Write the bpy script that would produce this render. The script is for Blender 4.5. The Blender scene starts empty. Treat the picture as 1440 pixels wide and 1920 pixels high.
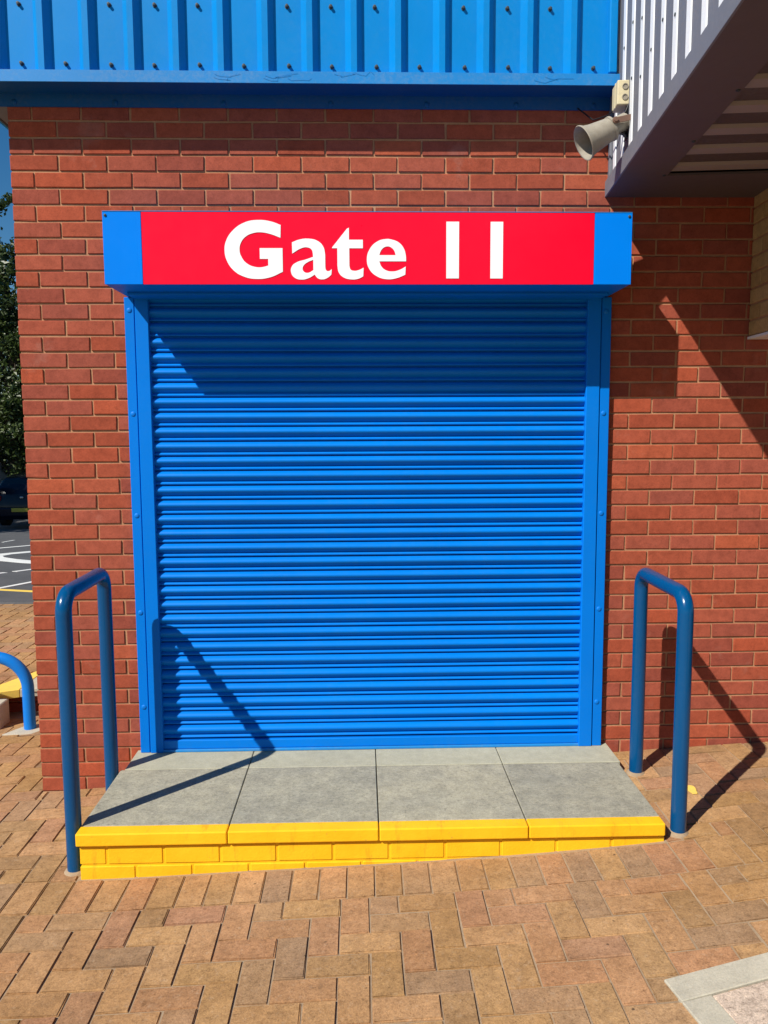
import bpy, bmesh, math, random
from mathutils import Vector, Matrix
random.seed(7)
S = bpy.context.scene
C = S.collection

# ------------------------------------------------------------------ camera
FPX = 1485.0708
CAM = Vector((1.61644, -3.85938, 1.80123))
RT = Vector((0.9995953, -0.0280509, -0.0047346))
UP = Vector((0.0076062, 0.1031653, 0.9946351))
FW = Vector((0.0274120, 0.9942686, -0.1033369))
cd = bpy.data.cameras.new('camera'); cam = bpy.data.objects.new('camera', cd); C.objects.link(cam)
cd.sensor_fit = 'VERTICAL'; cd.sensor_height = 24.0; cd.sensor_width = 18.0
cd.lens = 24.0 * FPX / 1920.0; cd.clip_start = 0.05; cd.clip_end = 2000
M = Matrix((RT, UP, -FW)).transposed().to_4x4(); M.translation = CAM
cam.matrix_world = M
S.camera = cam
# ------------------------------------------------------------------ sky, sun, exposure
SUN = Vector((1.03, 1.0, -1.37)).normalized()          # direction the light travels
elev = math.asin(-SUN.z); az = math.atan2(-SUN.x, -SUN.y)
w = bpy.data.worlds.new('World'); S.world = w; w.use_nodes = True
nt = w.node_tree; nt.nodes.clear()
sky = nt.nodes.new('ShaderNodeTexSky'); sky.sky_type = 'NISHITA'; sky.sun_disc = False
sky.sun_elevation = elev; sky.sun_rotation = az; sky.air_density = 1.0; sky.dust_density = 0.0; sky.ozone_density = 3.0
bg = nt.nodes.new('ShaderNodeBackground'); bg.inputs[1].default_value = 0.064
wo = nt.nodes.new('ShaderNodeOutputWorld')
hs = nt.nodes.new('ShaderNodeHueSaturation'); hs.inputs['Saturation'].default_value = 1.38
nt.links.new(sky.outputs[0], hs.inputs['Color']); nt.links.new(hs.outputs[0], bg.inputs[0]); nt.links.new(bg.outputs[0], wo.inputs[0])
sd = bpy.data.lights.new('sun', 'SUN'); sd.energy = 5.0; sd.angle = math.radians(0.53); sd.color = (1.0, 0.95, 0.87)
so = bpy.data.objects.new('sun', sd); C.objects.link(so)
so.rotation_euler = SUN.to_track_quat('-Z', 'Y').to_euler(); so.location = (-8, -8, 12)
V = S.view_settings
V.view_transform = 'Standard'; V.look = 'None'; V.gamma = 1.0; V.exposure = 0.34; V.use_curve_mapping = False

# ------------------------------------------------------------------ helpers
def sm(x):
    return max(0.0, min(1.0, x))
def lerp_table(t, x):
    if x <= t[0][0]: return t[0][1] + (x - t[0][0]) * (t[1][1] - t[0][1]) / (t[1][0] - t[0][0])
    for (a, b), (c, d) in zip(t, t[1:]):
        if x <= c: return b + (d - b) * (x - a) / (c - a)
    return t[-1][1] + (x - t[-1][0]) * (t[-1][1] - t[-2][1]) / (t[-1][0] - t[-2][0])
def screen(p):
    d = Vector(p) - CAM; wz = d.dot(FW)
    if wz < 0.05: return None
    return 720 + FPX * d.dot(RT) / wz, 960 - FPX * d.dot(UP) / wz, wz

def obj(name, me, m=None, parent=None, loc=None, rot=None):
    o = bpy.data.objects.new(name, me); C.objects.link(o)
    if m is not None and me is not None and len(me.materials) == 0: me.materials.append(m)
    if parent: o.parent = parent
    if loc is not None: o.location = loc
    if rot is not None: o.rotation_euler = rot
    return o
def tag(o, label=None, cat=None, group=None, kind=None):
    if label: o['label'] = label
    if cat: o['category'] = cat
    if group: o['group'] = group
    if kind: o['kind'] = kind
    return o
def thing(name, label, cat, loc=(0, 0, 0), rz=0.0, group=None):
    o = bpy.data.objects.new(name, None); C.objects.link(o); o.empty_display_size = 0.1
    o.location = loc; o.rotation_euler = (0, 0, rz)
    return tag(o, label, cat, group)
def mesh(name, verts, faces, smooth=False):
    me = bpy.data.meshes.new(name); me.from_pydata([tuple(v) for v in verts], [], faces); me.update()
    if smooth:
        for p in me.polygons: p.use_smooth = True
    return me
def from_bm(name, bm, smooth=False, angle=None):
    bmesh.ops.recalc_face_normals(bm, faces=bm.faces)
    me = bpy.data.meshes.new(name); bm.to_mesh(me); bm.free()
    if smooth:
        for p in me.polygons: p.use_smooth = True
        if angle:
            me.set_sharp_from_angle(angle=angle)
    return me
def box_bm(x0, x1, y0, y1, z0, z1, bev=0.0, seg=1, bm=None):
    new = bm is None
    if new: bm = bmesh.new()
    r = bmesh.ops.create_cube(bm, size=1.0)
    vs = r['verts']
    for v in vs:
        v.co = Vector((x0 + (v.co.x + .5) * (x1 - x0), y0 + (v.co.y + .5) * (y1 - y0), z0 + (v.co.z + .5) * (z1 - z0)))
    if bev > 0:
        es = {e for v in vs for e in v.link_edges}
        bmesh.ops.bevel(bm, geom=list(es), offset=bev, segments=seg, affect='EDGES', profile=0.5)
    return bm
def box(name, x0, x1, y0, y1, z0, z1, m, parent=None, bev=0.003, seg=1):
    return obj(name, from_bm(name, box_bm(x0, x1, y0, y1, z0, z1, bev, seg)), m, parent)
def tube_mesh(name, path, rad, seg=24, caps=True):
    """sweep a circle along a list of points (parallel transport)"""
    P = [Vector(p) for p in path]; rads = rad if isinstance(rad, (list, tuple)) else [rad] * len(P)
    vs = []; fs = []
    t0 = (P[1] - P[0]).normalized()
    n = t0.orthogonal().normalized()
    for i, p in enumerate(P):
        t = ((P[min(i + 1, len(P) - 1)] - P[max(i - 1, 0)])).normalized()
        n = (n - t * n.dot(t)).normalized(); b = t.cross(n)
        for k in range(seg):
            a = 2 * math.pi * k / seg
            vs.append(p + (n * math.cos(a) + b * math.sin(a)) * rads[i])
    for i in range(len(P) - 1):
        for k in range(seg):
            k2 = (k + 1) % seg
            fs.append((i * seg + k, i * seg + k2, (i + 1) * seg + k2, (i + 1) * seg + k))
    if caps:
        fs.append(tuple(range(seg - 1, -1, -1))); fs.append(tuple(range((len(P) - 1) * seg, len(P) * seg)))
    me = mesh(name, vs, fs, True)
    me.set_sharp_from_angle(angle=math.radians(50))
    return me
def lathe_mesh(name, prof, origin, axis, seg=28, closed=False):
    """prof: list of (distance along axis, radius)"""
    ax = Vector(axis).normalized(); n = ax.orthogonal().normalized(); b = ax.cross(n); o = Vector(origin)
    vs = []; fs = []
    for d, r in prof:
        for k in range(seg):
            a = 2 * math.pi * k / seg
            vs.append(o + ax * d + (n * math.cos(a) + b * math.sin(a)) * max(r, 1e-4))
    for i in range(len(prof) - 1):
        for k in range(seg):
            k2 = (k + 1) % seg
            fs.append((i * seg + k, i * seg + k2, (i + 1) * seg + k2, (i + 1) * seg + k))
    me = mesh(name, vs, fs, True); me.set_sharp_from_angle(angle=math.radians(40))
    return me
def prism(name, pts, z0, z1, bev=0.0):
    bm = bmesh.new()
    lo = [bm.verts.new((x, y, z0)) for x, y in pts]; hi = [bm.verts.new((x, y, z1)) for x, y in pts]
    bm.faces.new(lo[::-1]); bm.faces.new(hi)
    for i in range(len(pts)):
        j = (i + 1) % len(pts); bm.faces.new((lo[i], lo[j], hi[j], hi[i]))
    if bev: bmesh.ops.bevel(bm, geom=list(bm.edges), offset=bev, segments=1, affect='EDGES')
    return from_bm(name, bm)
def extrude_x(name, prof, x0, x1, closed=False, smooth_angle=None):
    """profile of (y, z) swept along x"""
    n = len(prof); vs = [(x0, y, z) for y, z in prof] + [(x1, y, z) for y, z in prof]
    fs = []
    rng = n if closed else n - 1
    for i in range(rng):
        j = (i + 1) % n; fs.append((i, j, n + j, n + i))
    if closed: fs += [tuple(range(n - 1, -1, -1)), tuple(range(n, 2 * n))]
    bm = bmesh.new()
    bv = [bm.verts.new(v) for v in vs]
    for f in fs: bm.faces.new([bv[i] for i in f])
    return from_bm(name, bm, smooth_angle is not None, smooth_angle)

class Joined:
    """collects copies of small prototype meshes into one mesh"""
    def __init__(s): s.v = []; s.f = []
    def add(s, me, mw):
        b = len(s.v)
        s.v += [tuple(mw @ v.co) for v in me.vertices]
        s.f += [tuple(b + i for i in p.vertices) for p in me.polygons]
    def build(s, name, m, parent=None): return obj(name, mesh(name, s.v, s.f), m, parent)

# ------------------------------------------------------------------ materials
class NT:
    def __init__(s, name):
        s.m = bpy.data.materials.new(name); s.m.use_nodes = True
        s.t = s.m.node_tree; s.b = s.t.nodes['Principled BSDF']
    def n(s, typ, **kw):
        nd = s.t.nodes.new(typ)
        for k, v in kw.items():
            if k.startswith('i_'):
                nd.inputs[k[2:].replace('_', ' ')].default_value = v
            else: setattr(nd, k, v)
        return nd
    def l(s, a, b): s.t.links.new(a, b)
    def pos(s): return s.n('ShaderNodeNewGeometry').outputs['Position']
    def noise(s, scale, detail=4, rough=0.6, vec=None, stretch=None):
        nd = s.n('ShaderNodeTexNoise'); nd.inputs['Scale'].default_value = scale
        nd.inputs['Detail'].default_value = detail; nd.inputs['Roughness'].default_value = rough
        v = vec or s.pos()
        if stretch:
            mp = s.n('ShaderNodeMapping'); mp.inputs['Scale'].default_value = stretch; s.l(v, mp.inputs[0]); v = mp.outputs[0]
        s.l(v, nd.inputs['Vector']); return nd.outputs['Fac']
    def ramp(s, fac, stops, interp='LINEAR'):
        r = s.n('ShaderNodeValToRGB'); r.color_ramp.interpolation = interp
        e = r.color_ramp.elements
        while len(e) < len(stops): e.new(0.5)
        for el, (p, c) in zip(e, stops):
            el.position = p; el.color = c if len(c) == 4 else (*c, 1)
        s.l(fac, r.inputs[0]); return r.outputs[0]
    def mix(s, fac, a, b, mode='MIX'):
        m = s.n('ShaderNodeMix', data_type='RGBA', blend_type=mode)
        for sock, val in ((m.inputs['Factor'], fac), (m.inputs['A'], a), (m.inputs['B'], b)):
            if isinstance(val, (int, float)): sock.default_value = val
            elif isinstance(val, tuple): sock.default_value = val if len(val) == 4 else (*val, 1)
            else: s.l(val, sock)
        return m.outputs['Result']
    def math(s, op, a, b=0.0, clamp=False):
        m = s.n('ShaderNodeMath', operation=op, use_clamp=clamp)
        for sock, val in ((m.inputs[0], a), (m.inputs[1], b)):
            if isinstance(val, (int, float)): sock.default_value = val
            else: s.l(val, sock)
        return m.outputs[0]
    def rand(s):
        a = s.n('ShaderNodeObjectInfo').outputs['Random']; g = s.n('ShaderNodeNewGeometry').outputs['Random Per Island']
        return s.math('FRACT', s.math('ADD', a, g))
    def bump(s, h, strength=0.3, dist=0.002):
        b = s.n('ShaderNodeBump'); b.inputs['Strength'].default_value = strength; b.inputs['Distance'].default_value = dist
        s.l(h, b.inputs['Height']); s.l(b.outputs[0], s.b.inputs['Normal'])
    def color(s, c):
        if isinstance(c, tuple): s.b.inputs['Base Color'].default_value = (*c, 1)
        else: s.l(c, s.b.inputs['Base Color'])
    def rough(s, r):
        if isinstance(r, (int, float)): s.b.inputs['Roughness'].default_value = r
        else: s.l(r, s.b.inputs['Roughness'])

def paint(name, col, rough=0.4, dirt=0.15, dirtcol=(0.22, 0.2, 0.17), wav=0.0, spec=0.22, chips=0.0):
    k = NT(name)
    d = k.noise(3.0, 6, 0.7); d2 = k.noise(60, 4, 0.6)
    f = k.math('MULTIPLY', k.ramp(k.math('MULTIPLY', d, d2), [(0.22, (0, 0, 0)), (0.5, (1, 1, 1))]), dirt)
    var = k.mix(k.ramp(k.noise(1.3, 3), [(0.3, (0, 0, 0)), (0.7, (1, 1, 1))]), tuple(c * 0.93 for c in col), tuple(min(1, c * 1.06) for c in col))
    colr = k.mix(f, var, dirtcol)
    if chips:
        ch = k.ramp(k.noise(28, 6, 0.8), [(0.69, (0, 0, 0)), (0.715, (1, 1, 1))])
        colr = k.mix(k.math('MULTIPLY', ch, chips), colr, (0.16, 0.17, 0.19))
    k.color(colr)
    k.rough(k.math('ADD', k.math('MULTIPLY', k.noise(14, 4), 0.2), rough - 0.1))
    k.b.inputs['Specular IOR Level'].default_value = spec
    if wav: k.bump(k.noise(7, 2), wav, 0.004)
    return k.m
def brick_mat(name, tones, speck=0.35, bump=0.5, stain=None, spots=0.0, blotch=False):
    k = NT(name); r = k.rand()
    st = [(i / max(1, len(tones) - 1), t) for i, t in enumerate(tones)]
    base = k.ramp(r, st)
    fine = k.noise(160, 5, 0.75); mid = k.noise(18, 5, 0.65)
    base = k.mix(speck, base, k.ramp(fine, [(0.3, (0.35, 0.33, 0.32)), (0.55, (1, 1, 1)), (0.78, (1.35, 1.3, 1.2))]), 'MULTIPLY')
    base = k.mix(0.6, base, k.ramp(mid, [(0.3, (0.66, 0.64, 0.64)), (0.6, (1.12, 1.12, 1.12))]), 'MULTIPLY')
    gr = k.noise(62, 4, 0.8)
    base = k.mix(min(1.0, speck * 1.5), base, k.ramp(gr, [(0.30, (0.45, 0.43, 0.42)), (0.47, (0.97, 0.97, 0.97)), (0.58, (1.03, 1.03, 1.03)), (0.72, (1.40, 1.36, 1.28))]), 'MULTIPLY')
    if stain:
        big = k.ramp(k.noise(4.0, 5, 0.7), [(0.60, (0, 0, 0)), (0.78, (1, 1, 1))])
        base = k.mix(k.math('MULTIPLY', big, stain[1]), base, stain[0])
    if blotch:
        bl = k.ramp(k.noise(1.1, 4, 0.6), [(0.35, (0.86, 0.80, 0.70)), (0.65, (1.08, 1.08, 1.10))])
        base = k.mix(0.9, base, bl, 'MULTIPLY')
        ed = k.ramp(k.noise(45, 5, 0.75), [(0.56, (0, 0, 0)), (0.72, (1, 1, 1))])
        base = k.mix(k.math('MULTIPLY', ed, 0.35), base, (0.50, 0.37, 0.25))
    if spots:
        vo = k.n('ShaderNodeTexVoronoi'); vo.inputs['Scale'].default_value = 9.0; k.l(k.pos(), vo.inputs['Vector'])
        sp_ = k.math('MULTIPLY', k.ramp(k.math('ADD', vo.outputs['Distance'], k.math('MULTIPLY', k.noise(120, 3), 0.10)), [(0.075, (1, 1, 1)), (0.11, (0, 0, 0))]), k.ramp(k.noise(2.3, 2), [(0.50, (0, 0, 0)), (0.56, (1, 1, 1))]))
        base = k.mix(k.math('MULTIPLY', sp_, spots), base, (0.05, 0.035, 0.025))
    k.color(base); k.rough(0.88); k.b.inputs['Specular IOR Level'].default_value = 0.1
    k.bump(k.math('ADD', fine, k.math('MULTIPLY', mid, 1.5)), bump, 0.0022)
    return k.m
def stone(name, a, b, scale=25, bump=0.4, rough=0.9, speck=0.4):
    k = NT(name)
    base = k.mix(k.ramp(k.noise(2.2, 6, 0.7), [(0.3, (0, 0, 0)), (0.7, (1, 1, 1))]), a, b)
    f = k.noise(scale * 9, 5, 0.8)
    base = k.mix(speck, base, k.ramp(f, [(0.3, (0.45, 0.45, 0.45)), (0.52, (1, 1, 1)), (0.75, (1.35, 1.35, 1.3))]), 'MULTIPLY')
    base = k.mix(0.5, base, k.ramp(k.noise(scale, 5, 0.7), [(0.3, (0.75, 0.75, 0.75)), (0.65, (1.1, 1.1, 1.1))]), 'MULTIPLY')
    k.color(base); k.rough(rough); k.b.inputs['Specular IOR Level'].default_value = 0.25
    k.bump(k.math('ADD', f, k.noise(scale, 4)), bump, 0.002)
    return k.m
def plain(name, col, rough=0.6, metallic=0.0, spec=0.4):
    k = NT(name); k.color(k.mix(k.ramp(k.noise(30, 4), [(0.3, (0, 0, 0)), (0.7, (1, 1, 1))]), tuple(c * 0.85 for c in col), tuple(min(1, c * 1.1) for c in col)))
    k.rough(rough); k.b.inputs['Metallic'].default_value = metallic; k.b.inputs['Specular IOR Level'].default_value = spec
    return k.m

MT = {}
MT['brick'] = brick_mat('red_brick', [(0.306, 0.0671, 0.0350), (0.351, 0.0815, 0.0429), (0.320, 0.0690, 0.0360), (0.395, 0.0843, 0.0400), (0.331, 0.0843, 0.0529), (0.272, 0.0651, 0.0420), (0.360, 0.0882, 0.0500), (0.296, 0.0766, 0.0500), (0.415, 0.0958, 0.0450)], 0.28, 0.4, ((0.50, 0.34, 0.27), 0.22))
MT['mortar'] = stone('buff_mortar', (0.50, 0.27, 0.145), (0.37, 0.175, 0.09), 30, 0.5)
MT['buffbrick'] = brick_mat('buff_brick', [(0.42, 0.27, 0.11), (0.48, 0.32, 0.14), (0.38, 0.24, 0.10)], 0.3)
MT['paver'] = brick_mat('clay_paver', [(0.387, 0.227, 0.102), (0.458, 0.269, 0.130), (0.415, 0.220, 0.112), (0.330, 0.200, 0.098), (0.443, 0.266, 0.119), (0.387, 0.204, 0.115), (0.372, 0.232, 0.125), (0.316, 0.201, 0.117), (0.472, 0.282, 0.133), (0.358, 0.211, 0.090)], 0.5, 0.9, ((0.17, 0.105, 0.065), 0.45), 0.85, True)
MT['sand'] = stone('joint_sand', (0.42, 0.31, 0.20), (0.30, 0.21, 0.13), 60, 0.9)
def slab_mat(name):
    k = NT(name); r = k.rand()
    base = k.ramp(r, [(0.0, (0.28, 0.27, 0.22)), (0.35, (0.41, 0.38, 0.285)), (0.65, (0.33, 0.315, 0.25)), (1.0, (0.385, 0.36, 0.275))])
    m1 = k.noise(3.2, 6, 0.7); m2 = k.noise(16, 6, 0.7); f = k.noise(170, 5, 0.8)
    base = k.mix(0.8, base, k.ramp(m1, [(0.3, (0.78, 0.80, 0.84)), (0.7, (1.12, 1.10, 1.04))]), 'MULTIPLY')
    gr = k.noise(58, 4, 0.8)
    base = k.mix(0.75, base, k.ramp(gr, [(0.30, (0.5, 0.5, 0.5)), (0.48, (0.97, 0.97, 0.97)), (0.58, (1.03, 1.03, 1.03)), (0.72, (1.35, 1.33, 1.28))]), 'MULTIPLY')
    base = k.mix(0.8, base, k.ramp(m2, [(0.3, (0.70, 0.70, 0.70)), (0.65, (1.12, 1.12, 1.10))]), 'MULTIPLY')
    base = k.mix(0.55, base, k.ramp(f, [(0.3, (0.45, 0.45, 0.45)), (0.52, (1, 1, 1)), (0.75, (1.35, 1.35, 1.3))]), 'MULTIPLY')
    vo = k.n('ShaderNodeTexVoronoi'); vo.inputs['Scale'].default_value = 7.0; k.l(k.pos(), vo.inputs['Vector'])
    base = k.mix(k.math('MULTIPLY', k.ramp(vo.outputs['Distance'], [(0.02, (1, 1, 1)), (0.045, (0, 0, 0))]), 0.5), base, (0.09, 0.085, 0.07))
    k.color(base); k.rough(0.9); k.b.inputs['Specular IOR Level'].default_value = 0.2
    k.bump(k.math('ADD', f, k.math('MULTIPLY', m2, 2.0)), 0.45, 0.002)
    return k.m
MT['slab'] = slab_mat('grey_slab')
MT['slabold'] = stone('cream_slab', (0.43, 0.41, 0.30), (0.37, 0.355, 0.265), 20, 0.4)
def worn_yellow(name):
    k = NT(name)
    c = k.mix(k.ramp(k.noise(5, 5, 0.7), [(0.3, (0, 0, 0)), (0.7, (1, 1, 1))]), (0.86, 0.44, 0.006), (0.92, 0.52, 0.014))
    scuff = k.ramp(k.noise(6, 6, 0.75, stretch=(3.0, 1, 0.6)), [(0.57, (0, 0, 0)), (0.70, (1, 1, 1))])
    c = k.mix(k.math('MULTIPLY', scuff, 0.45), c, (0.45, 0.19, 0.015))
    chip = k.ramp(k.noise(38, 5, 0.8), [(0.655, (0, 0, 0)), (0.69, (1, 1, 1))])
    c = k.mix(k.math('MULTIPLY', chip, 0.8), c, (0.20, 0.11, 0.06))
    k.color(c); k.rough(0.6); k.b.inputs['Specular IOR Level'].default_value = 0.25
    k.bump(k.math('ADD', k.noise(30, 5, 0.7), k.noise(140, 4)), 0.5, 0.002)
    return k.m
MT['yellow'] = worn_yellow('yellow_paint')
MT['yellowline'] = paint('yellow_line_paint', (0.80, 0.56, 0.10), 0.7, 0.3)
MT['shutter'] = paint('shutter_blue', (0.0, 0.165, 0.61), 0.40, 0.16, (0.04, 0.20, 0.44), 0.0, 0.12)
MT['frame'] = paint('frame_blue', (0.0, 0.162, 0.62), 0.45, 0.06, (0.06, 0.2, 0.38), 0.0, 0.12)
MT['signblue'] = paint('sign_blue', (0.0, 0.195, 0.77), 0.35, 0.0, (0.1, 0.2, 0.4), 0.0, 0.12)
MT['signred'] = paint('sign_red', (0.86, 0.002, 0.028), 0.32, 0.0)
MT['white'] = paint('white_vinyl', (0.86, 0.88, 0.90), 0.4, 0.03)
MT['clad'] = paint('cladding_blue', (0.0, 0.212, 0.57), 0.45, 0.14, (0.08, 0.27, 0.46), 0.0, 0.14)
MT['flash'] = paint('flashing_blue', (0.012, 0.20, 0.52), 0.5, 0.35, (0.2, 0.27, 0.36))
MT['shadedblue'] = paint('soffit_shade_blue', (0.0, 0.075, 0.23), 0.55, 0.3, (0.1, 0.12, 0.14))  # flashing blue darkened: the shade under the eaves is put into the colour
MT['rail'] = paint('rail_blue', (0.000, 0.062, 0.18), 0.22, 0.03, (0.2, 0.22, 0.25), 0.15, 0.35, 0.7)
MT['hoop'] = paint('hoop_blue', (0.004, 0.17, 0.60), 0.35, 0.05)
MT['grey'] = paint('grey_cladding', (0.155, 0.16, 0.185), 0.55, 0.3, (0.32, 0.29, 0.25))
MT['lilac'] = paint('grey_trim', (0.105, 0.082, 0.08), 0.6, 0.35, (0.12, 0.09, 0.07))
MT['ribwhite'] = paint('white_rib', (0.80, 0.82, 0.82), 0.5, 0.10)
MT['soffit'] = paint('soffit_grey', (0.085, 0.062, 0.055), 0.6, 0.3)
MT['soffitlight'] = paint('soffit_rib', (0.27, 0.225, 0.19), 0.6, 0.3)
MT['bolt'] = plain('bolt_grey', (0.035, 0.045, 0.05), 0.6, 0.0)
MT['boltblue'] = paint('bolt_blue', (0.0, 0.160, 0.59), 0.5, 0.0)
MT['cream'] = paint('cream_plastic', (0.62, 0.54, 0.34), 0.5, 0.2)
MT['horn'] = paint('horn_beige', (0.30, 0.27, 0.215), 0.65, 0.6, (0.16, 0.13, 0.095))
MT['horninner'] = paint('horn_inner', (0.16, 0.14, 0.12), 0.6, 0.3)
MT['rust'] = paint('rusty_bracket', (0.16, 0.095, 0.07), 0.8, 0.5, (0.25, 0.11, 0.05))
MT['black'] = plain('black_plastic', (0.015, 0.015, 0.016), 0.5)
MT['asphalt'] = stone('asphalt', (0.105, 0.105, 0.108), (0.075, 0.077, 0.08), 40, 0.8)
MT['roadwhite'] = paint('road_paint', (0.72, 0.72, 0.68), 0.8, 0.5, (0.3, 0.3, 0.3))
MT['concrete'] = stone('pale_concrete', (0.52, 0.475, 0.375), (0.42, 0.385, 0.30), 14, 0.7)
MT['aggregate'] = brick_mat('pink_aggregate', [(0.54, 0.43, 0.34), (0.58, 0.46, 0.36)], 0.7, 1.0)
MT['carpaint'] = paint('dark_car_paint', (0.008, 0.009, 0.018), 0.15, 0.02)
MT['glass'] = plain('car_glass', (0.01, 0.012, 0.015), 0.05)
MT['redlight'] = plain('tail_light', (0.35, 0.01, 0.015), 0.2)
MT['plate'] = plain('plate_yellow', (0.6, 0.42, 0.04), 0.4)
MT['rubber'] = plain('rubber', (0.012, 0.012, 0.012), 0.8)
MT['metal'] = plain('rim_metal', (0.4, 0.4, 0.42), 0.3, 0.9)
MT['bark'] = stone('bark', (0.10, 0.075, 0.05), (0.06, 0.045, 0.03), 20, 1.0)
def leaf_mat(name, cols):
    k = NT(name); r = k.n('ShaderNodeNewGeometry').outputs['Random Per Island']
    k.color(k.ramp(r, [(i / (len(cols) - 1), c) for i, c in enumerate(cols)]))
    k.rough(0.45)
    tr = k.n('ShaderNodeBsdfTranslucent'); tr.inputs[0].default_value = (*[c * 1.2 for c in cols[1]], 1)
    ms = k.n('ShaderNodeMixShader'); ms.inputs[0].default_value = 0.25
    out = k.t.nodes['Material Output']
    k.l(k.b.outputs[0], ms.inputs[1]); k.l(tr.outputs[0], ms.inputs[2]); k.l(ms.outputs[0], out.inputs[0])
    return k.m
MT['leaf'] = leaf_mat('leaf_green', [(0.022, 0.042, 0.009), (0.05, 0.08, 0.016), (0.085, 0.11, 0.028)])
MT['leafdark'] = leaf_mat('leaf_dark', [(0.02, 0.04, 0.012), (0.035, 0.06, 0.018), (0.06, 0.08, 0.03)])
def bump_brick_wall(name):      # side elevation, seen only at a grazing angle
    k = NT(name)
    sp = k.n('ShaderNodeSeparateXYZ'); k.l(k.pos(), sp.inputs[0])
    cb = k.n('ShaderNodeCombineXYZ'); k.l(sp.outputs[1], cb.inputs[0]); k.l(sp.outputs[2], cb.inputs[1])
    bt = k.n('ShaderNodeTexBrick'); k.l(cb.outputs[0], bt.inputs['Vector'])
    bt.inputs['Scale'].default_value = 1.0; bt.inputs['Brick Width'].default_value = 0.225; bt.inputs['Row Height'].default_value = 0.075; bt.inputs['Mortar Size'].default_value = 0.005
    bt.inputs['Color1'].default_value = (0.33, 0.09, 0.05, 1); bt.inputs['Color2'].default_value = (0.42, 0.12, 0.07, 1); bt.inputs['Mortar'].default_value = (0.45, 0.24, 0.12, 1)
    k.color(bt.outputs['Color']); k.rough(0.9); return k.m
MT['sidewall'] = bump_brick_wall('side_brick')

# ------------------------------------------------------------------ ground
NEAR = [(-3.0, -0.09), (-1.0, -0.022), (0.3, 0.013), (0.69, 0.020), (1.0, 0.034), (1.64, 0.057), (2.06, 0.075), (2.38, 0.095), (2.65, 0.114), (2.87, 0.134), (3.05, 0.157), (3.6, 0.225), (4.5, 0.31), (8, 0.5)]
YT = 1.27                                     # edge of the raised terrace at the side of the building
def terrace_z(x, y): return 0.10 - 0.012 * (y - YT) + 0.004 * x
def asphalt_z(x, y): return 0.06 - 0.069 * (min(y, 21.0) - 4.1)
def gz(x, y):
    if y > -0.8 and y <= 0: 
        f = sm(-y / 0.8); return f * lerp_table(NEAR, x) + (1 - f) * (0.002 + 0.0555 * x)
    if y > 0: return 0.002 + 0.0555 * max(x, -2.5) - 0.03 * y
    return lerp_table(NEAR, x)
def grid(name, xs, ys, fn, m, kind='structure', parent=None):
    vs = [(x, y, fn(x, y)) for y in ys for x in xs]; n = len(xs)
    fs = [(j * n + i, j * n + i + 1, (j + 1) * n + i + 1, (j + 1) * n + i) for j in range(len(ys) - 1) for i in range(n - 1)]
    o = obj(name, mesh(name, vs, fs), m, parent)
    if kind and not parent: o['kind'] = kind
    return o
def frange(a, b, s):
    n = int(round((b - a) / s)); return [a + (b - a) * i / n for i in range(n + 1)]
def road_fn(x, y):
    if y < 4.0: return min(gz(max(-6, min(x, 6)), max(y, -6)), 0.05) - 0.09
    return asphalt_z(x, y)
road = grid('road', [-300, -60, -30] + frange(-20, 12, 1.0) + [30, 60, 300], [-60, -20, -8, -4, -2, -1, -.5, 0, .5, 1, 1.3, 2, 3, 3.99, 4.3, 5] + frange(6, 21, 1.0) + [22, 40, 80, 400], road_fn, MT['asphalt'])
pave = grid('pavement', frange(-8, 8, 0.2), frange(-7, 0, 0.2) + frange(0, YT + 0.25, 0.2)[1:], lambda x, y: gz(x, y) - 0.0062, MT['sand'])
terr = grid('terrace', frange(-8, -0.3, 0.35), frange(YT + 0.02, 4.2, 0.25), lambda x, y: terrace_z(x, y) - 0.008 if y < 4.15 else terrace_z(x, y) - 0.15, MT['sand'])

# clay pavers in a 90 degree herringbone, cut round the step and the soldier course
PM = 0.1065
def subtract(rects, ex):
    out = []
    for x0, x1, y0, y1 in rects:
        a0, a1, b0, b1 = ex
        if x1 <= a0 or x0 >= a1 or y1 <= b0 or y0 >= b1: out.append((x0, x1, y0, y1)); continue
        if x0 < a0: out.append((x0, a0, y0, y1))
        if x1 > a1: out.append((a1, x1, y0, y1))
        m0, m1 = max(x0, a0), min(x1, a1)
        if y0 < b0: out.append((m0, m1, y0, b0))
        if y1 > b1: out.append((m0, m1, b1, y1))
    return out
def herring(xa, xb, ya, yb, ox, oy):
    R = []
    i0, i1 = int((xa - ox) / PM) - 3, int((xb - ox) / PM) + 3
    j0, j1 = int((ya - oy) / PM) - 3, int((yb - oy) / PM) + 3
    for i in range(i0, i1):
        for j in range(j0, j1):
            t = (i - j) % 4
            x, y = ox + i * PM, oy + j * PM
            if t == 0: R.append((x, x + 2 * PM, y, y + PM))
            elif t == 3: R.append((x, x + PM, y, y + 2 * PM))
    o = []
    for x0, x1, y0, y1 in R:
        x0, x1, y0, y1 = max(x0, xa), min(x1, xb), max(y0, ya), min(y1, yb)
        if x1 - x0 > 0.02 and y1 - y0 > 0.02: o.append((x0, x1, y0, y1))
    return o
STEP = (0.462, 2.845, -0.832, 0.0)
SOLD_Y = (-1.048, -0.832); SOLD_X = (0.142, 3.06)
recs = herring(-2.6, 4.6, -2.45, 1.25, 0.142, -1.048)
recs = subtract(recs, STEP); recs = subtract(recs, (SOLD_X[0], SOLD_X[1], SOLD_Y[0], SOLD_Y[1]))
recs = subtract(recs, (0.0, 9.0, 0.0, 9.0))
n = int(round((SOLD_X[1] - SOLD_X[0]) / PM)); sp = (SOLD_X[1] - SOLD_X[0]) / n
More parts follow.
